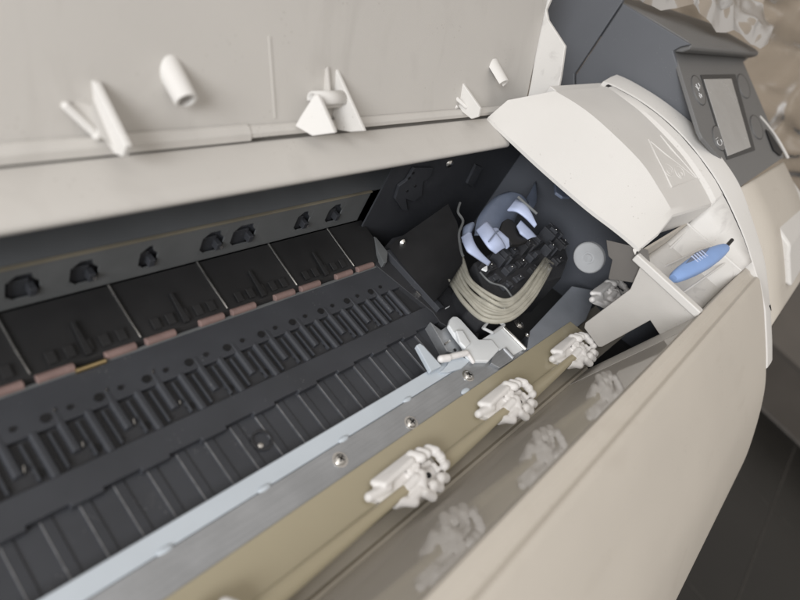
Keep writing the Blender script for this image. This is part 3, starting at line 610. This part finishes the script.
hp = [(h0.y + .06, h0.z - .015), (h0.y, h0.z), (h0.y * .5 + h1.y * .5, (h0.z + h1.z) / 2 + .001), (h1.y + .006, h1.z + .0003), (h1.y, h1.z - .001), (h1.y - .0005, h1.z - .005), (h1.y + .004, h2.z + .002), (h2.y + .002, h2.z - .002), (h2.y + .03, h2.z - .03), (h0.y + .06, h2.z - .03)]
bm = B(); sweepx(bm, hp, .6512, .955); obj('panel_hood', bm, 'panel', P, bevel=.003, seg=4)
slab([(701, 74.5), (735.5, 74), (755.5, 150), (727.5, 159.5)], .0003, .002, 'under', 'screen_bezel', pan, .0006)
slab([(704, 79), (731.5, 78.5), (751, 147), (728, 156)], .0008, .002, 'screen', 'screen', pan, .0003)
def oval(cx, cy, a, b, th, d, hh, m, name, par):
    return slab(ell(cx, cy, a, b, th, 0, 6.283 * 23 / 24, 23), d, hh, m, name, par, .0004)
th = math.radians(71)
for (cx, cy, a) in ((699, 90, 16), (719.5, 138, 13.5), (744, 86, 13), (757, 127, 13)):
    rg = oval(cx, cy, a, 5.2, th, -.0002, .002, 'under', 'button', pan); oval(cx, cy, a - .8, 4.6, th, .0006, .002, 'panel', 'button_cap', rg)
    bm = B()
    def ms(pts, r=.00035): tube(bm, [mp(x, y, .0010) for x, y in pts], r, 6)
    if cx == 699:
        ms([(696, 84), (699, 91)]); ms([(698, 83), (700, 86), (698.5, 88.5)]); ms([(695.5, 86), (698, 89), (700, 88)]); ms([(699, 93), (702, 97), (701, 94)]); ms([(699, 95), (701, 98)])
    elif cx == 719.5:
        ms(ell(719.5, 142, 3.6, 2.2, th, -2.2, 2.2)); ms([(716, 139), (718, 137.5), (718, 140.5)])
    if len(bm.verts): obj('button_symbol', bm, 'ink', rg)
    else: bm.free()
slab([(766, 129), (769, 131), (783, 152), (781, 156), (774, 150)], .0012, .001, 'blackpit', 'panel_slot', pan, .0004)
bm = B(); tube(bm, cr([mp(760, 117, -.001), mp(767, 125, -.001), mp(778, 140, -.001), mp(788, 158, -.001)], 5), .0018, 10); obj('module_edge_trim', bm, 'white', P)
# cream body below the panel
rows = []
sect = [(.041, .1465), (.024, .1395), (0, .1280), (-.024, .1125), (-.050, .0900), (-.066, .0745), (-.0775, .0635), (-.070, .052), (0, .05)]
pr0 = cr([(.6418, a, b - .0012) for a, b in sect], 4); pr1 = cr([(.893, a, b - .0008) for a, b in sect], 4)
for p, q in zip(pr0, pr1): rows.append([p, p.lerp(q, .35), p.lerp(q, .7), q, q + V((.004, 0, -.002)), q + V((.006, 0, -.008)), V((q.x + .006, q.y + .004, .045))])
bm = B(); grid(bm, rows); obj('module_body', bm, 'cream', P, angle=50, solid=.002)
bm = B(); pts = [(.744, -.034, .1135), (.744, -.041, .1050), (.748, -.0685, .0790), (.748, -.03, .070), (.744, .03, .131)]
prism(bm, pts, (.20, .004, 0)); obj('side_latch', bm, 'white', P, bevel=.004, seg=4)
# printer underside
bm = B(); sweepx(bm, [(.262, .04), (.270, -.33), (-.252, -.335), (-.240, -.26), (-.160, -.06), (-.1, .0), (.005, -.014), (.262, -.056)], X0, .6165); obj('lower_shell', bm, 'under', P, bevel=.004)
bm = B(); box(bm, (.6425, -.055, -.33), (.89, .262, .048)); obj('module_base', bm, 'under', P, bevel=.004)
bm = B(); prism(bm, [(X0 - .004, y, z) for y, z in [(-.0335, .104), (-.072, .0715), (-.116, .026), (-.165, -.055), (-.242, -.258), (-.262, -.33), (.270, -.33), (.270, .104)]], (-.05, 0, 0)); obj('far_end_cap', bm, 'cream', P, bevel=.004)
bm = B()
for x in (-.28, .52): 
    box(bm, (x - .03, -.20, -.885), (x + .03, .22, -.84)); box(bm, (x - .025, -.05, -.84), (x + .025, .10, -.337))
box(bm, (-.255, .0, -.70), (.495, .03, -.64))
obj('stand', bm, 'under', P, bevel=.004)

# ------------------------------------------------------------------ blue cleaning tool in the tray
T = empty('blue_tool', (.53, .012, .09), 'translucent blue plastic tool with black tip lying in the white tray', 'tool')
a, b = onz(671.5, 280, .100), onz(724.5, 249, .1215); ax = (b - a).normalized(); side = ax.cross(V((0, 0, 1))).normalized(); nn = side.cross(ax).normalized(); Lg = (b - a).length
rows = []
prof = [(0, .0045, .0032), (.04, .0068, .0042), (.15, .0088, .0055), (.30, .0104, .0062), (.45, .0112, .0064), (.60, .0112, .0064), (.75, .0100, .0060), (.88, .0080, .0052), (.96, .0062, .0042), (1, .0042, .003)]
for t, w, hgt in prof:
    c = a + ax * Lg * t + nn * .002
    rows.append([c + side * w * .70 * math.copysign(abs(math.cos(q)) ** .75, math.cos(q)) + nn * hgt * math.copysign(abs(math.sin(q)) ** .75, math.sin(q)) for q in [2 * math.pi * k / 20 for k in range(20)]])
bm = B(); vs = [[bm.verts.new(p) for p in r] for r in rows]
for r0, r1 in zip(vs, vs[1:]):
    for k in range(20): bm.faces.new((r0[k], r0[(k + 1) % 20], r1[(k + 1) % 20], r1[k]))
bm.faces.new(vs[0]); bm.faces.new(vs[-1][::-1])
obj('handle', bm, 'blue', T, angle=50)
bm = B(); c = a + ax * Lg * .46 - side * .0035 + nn * .0078
for k in range(5):
    d = ax * (k - 2) * .0036; rbox(bm, c + d - side * .003, c + d + side * .0032, .0008)
obj('grip_ridges', bm, 'leverblue', T)
bm = B(); c0 = a + ax * Lg * .22 + nn * .0068 - side * .004; c1 = a + ax * Lg * .70 + nn * .0072 - side * .006
prism(bm, [c0, c0.lerp(c1, .5) + side * .0045, c1, c0.lerp(c1, .5) - side * .003], nn * .0012); obj('grip_pad', bm, 'leverdim', T, bevel=.0008)
bm = B(); tube(bm, [a + ax * Lg * .97 + nn * .002, onz(732, 240, .1265)], .0017, 10); obj('tip', bm, 'tip', T)

# ------------------------------------------------------------------ crumpled wrap, floor, box
def creases(q):
    q = q + V((noise.noise(q * .8), noise.noise(q * .8 + V((9, 3, 1))), noise.noise(q * .8 + V((2, 8, 4))))) * .35
    w = 0.
    for f, a in ((.55, 1.), (1.15, .62), (2.4, .30), (5.2, .12)):
        n = noise.noise(q * f + V((f * 3, 1, 7))); w += a * (1 - min(1, abs(n) * 2.4)) ** 1.6
    return w
bm = B(); rows = []
e0, eu, ev = V((1.0, 1.25, .95)), V((.35, -1.27, -.05)), V((.12, .02, -1.82)); nr = ev.cross(eu).normalized()
for i in range(231):
    r = []
    for j in range(171):
        p = e0 + eu * (j / 170) + ev * (i / 230); q = V((p.x * 3, p.y * 5.5 + p.z * 3.5, p.z * 4.5 - p.y * 3.0)); r.append(p - nr * (.055 * creases(q) + .05 * noise.noise(q * .35)))
    rows.append(r)
grid(bm, rows); wrap = obj('plastic_wrap', bm, 'wrap', angle=170)
tag(wrap, 'large brownish sheet of crumpled plastic wrap hanging behind the printer', 'plastic wrap')
rb_ = random.Random(21); NB, MB_ = 13, 7
lo = [(634, -2), (652, 8), (668, 10), (690, 4), (703, 14), (713, 31), (724, 33), (733, 30), (745, 40), (757, 51), (768, 44)]; rows = []
for i in range(MB_ + 1):
    r = []
    for j in range(NB + 1):
        t = j / NB * (len(lo) - 1); k = min(int(t), len(lo) - 2); f = t - k; v = i / MB_
        q = onx(lo[k][0] + (lo[k + 1][0] - lo[k][0]) * f, lo[k][1] + (lo[k + 1][1] - lo[k][1]) * f, .66 + .27 * j / NB)
        a_ = 1 if i else .15
        r.append(q + V((.02, .10, .06)) * v + V((rb_.uniform(-.010, .010) * a_, rb_.uniform(-.012, .006) * a_, rb_.uniform(-.008, .012) * a_)) + V((-.15, -.5, .8)) * (.018 if (i + j) % 2 and i else 0) * rb_.uniform(.3, 1))
    rows.append(r)
bm = B(); grid(bm, rows)
bmesh.ops.triangulate(bm, faces=bm.faces[:])
bmesh.ops.subdivide_edges(bm, edges=bm.edges[:], cuts=3, use_grid_fill=True)
for _ in range(3): bmesh.ops.smooth_vert(bm, verts=[v for v in bm.verts if not v.is_boundary], factor=.35, use_axis_x=True, use_axis_y=True, use_axis_z=True)
for v in bm.verts: v.co += V((-.15, -.5, .8)) * noise.noise(v.co * 70) * .0012
bw = obj('plastic_bag', bm, 'wrapclear', angle=32)
tag(bw, 'crumpled clear plastic bag draped over the top of the grey control panel hood', 'plastic bag')

fl = B(); box(fl, (-2.5, -3.5, -.93), (6.5, 4.5, -.89)); f = obj('floor', fl, 'floor'); f['kind'] = 'structure'
bm = B()
for k in range(-3, 8): box(bm, (k * .6 + .25, -3.4, -.8899), (k * .6 + .256, 4.4, -.8892)) if k * .6 + .25 < 2.5 else None
for k in range(-5, 7): box(bm, (-2.4, k * .6 - .10, -.8899), (2.53, k * .6 - .094, -.8890))
tj = obj('tile_joints', bm, 'grout'); tj['kind'] = 'structure'
bx = empty('storage_box', (3.3, -.9, -.8896), 'dark grey-brown box on the dark floor beside the printer', 'box')
bm = B(); box(bm, (2.56, -1.9, -.8895), (4.2, -.315, -.668)); obj('carton', bm, 'box', bx, bevel=.01)
bm = B(); box(bm, (2.55, -1.9, -.668), (4.2, -.31, -.655)); obj('box_lid', bm, 'box', bx, bevel=.003)
bm = B(); box(bm, (2.545, -1.9, -.8888), (2.559, -.315, -.878)); obj('base_trim', bm, 'edge', bx)

# ------------------------------------------------------------------ light
w = bpy.data.worlds.new('World'); C.world = w; w.use_nodes = True
w.node_tree.nodes['Background'].inputs[0].default_value = (1, .93, .86, 1); w.node_tree.nodes['Background'].inputs[1].default_value = .52
def area(name, loc, aim, size, sy, power, colr):
    l = bpy.data.lights.new(name, 'AREA'); l.shape = 'RECTANGLE'; l.size = size; l.size_y = sy; l.energy = power; l.color = colr
    o = bpy.data.objects.new(name, l); col.objects.link(o); o.location = loc
    o.rotation_euler = (V(aim) - V(loc)).to_track_quat('-Z', 'Y').to_euler(); return o
area('window_light', (-1.7, -.45, 1.05), (.35, .1, .08), 1.0, .9, 46, (.97, .98, 1.))
area('overhead_light', (-.3, .1, 2.1), (.3, .1, .0), 1.2, 1.2, 5, (1., .97, .92))  # weak warm area light aimed down from above

# ------------------------------------------------------------------ camera
cam = bpy.data.cameras.new('camera'); co = bpy.data.objects.new('camera', cam); col.objects.link(co); C.camera = co
right = V((DX.x, DY.x, DZ.x)); down = V((DX.y, DY.y, DZ.y)); fwd = V((DX.z, DY.z, DZ.z))
m = Matrix((right, -down, -fwd)).transposed().to_4x4(); m.translation = EYE; co.matrix_world = m
cam.sensor_width = 36; cam.lens = F / 800 * 36; cam.clip_start = .01; cam.clip_end = 100
cam.dof.use_dof = True; cam.dof.focus_distance = .50; cam.dof.aperture_fstop = 5.2
C.view_settings.view_transform = 'Standard'; C.view_settings.look = 'None'; C.view_settings.exposure = 0
C.cycles.use_denoising = True; C.cycles.max_bounces = 8; C.cycles.transparent_max_bounces = 12
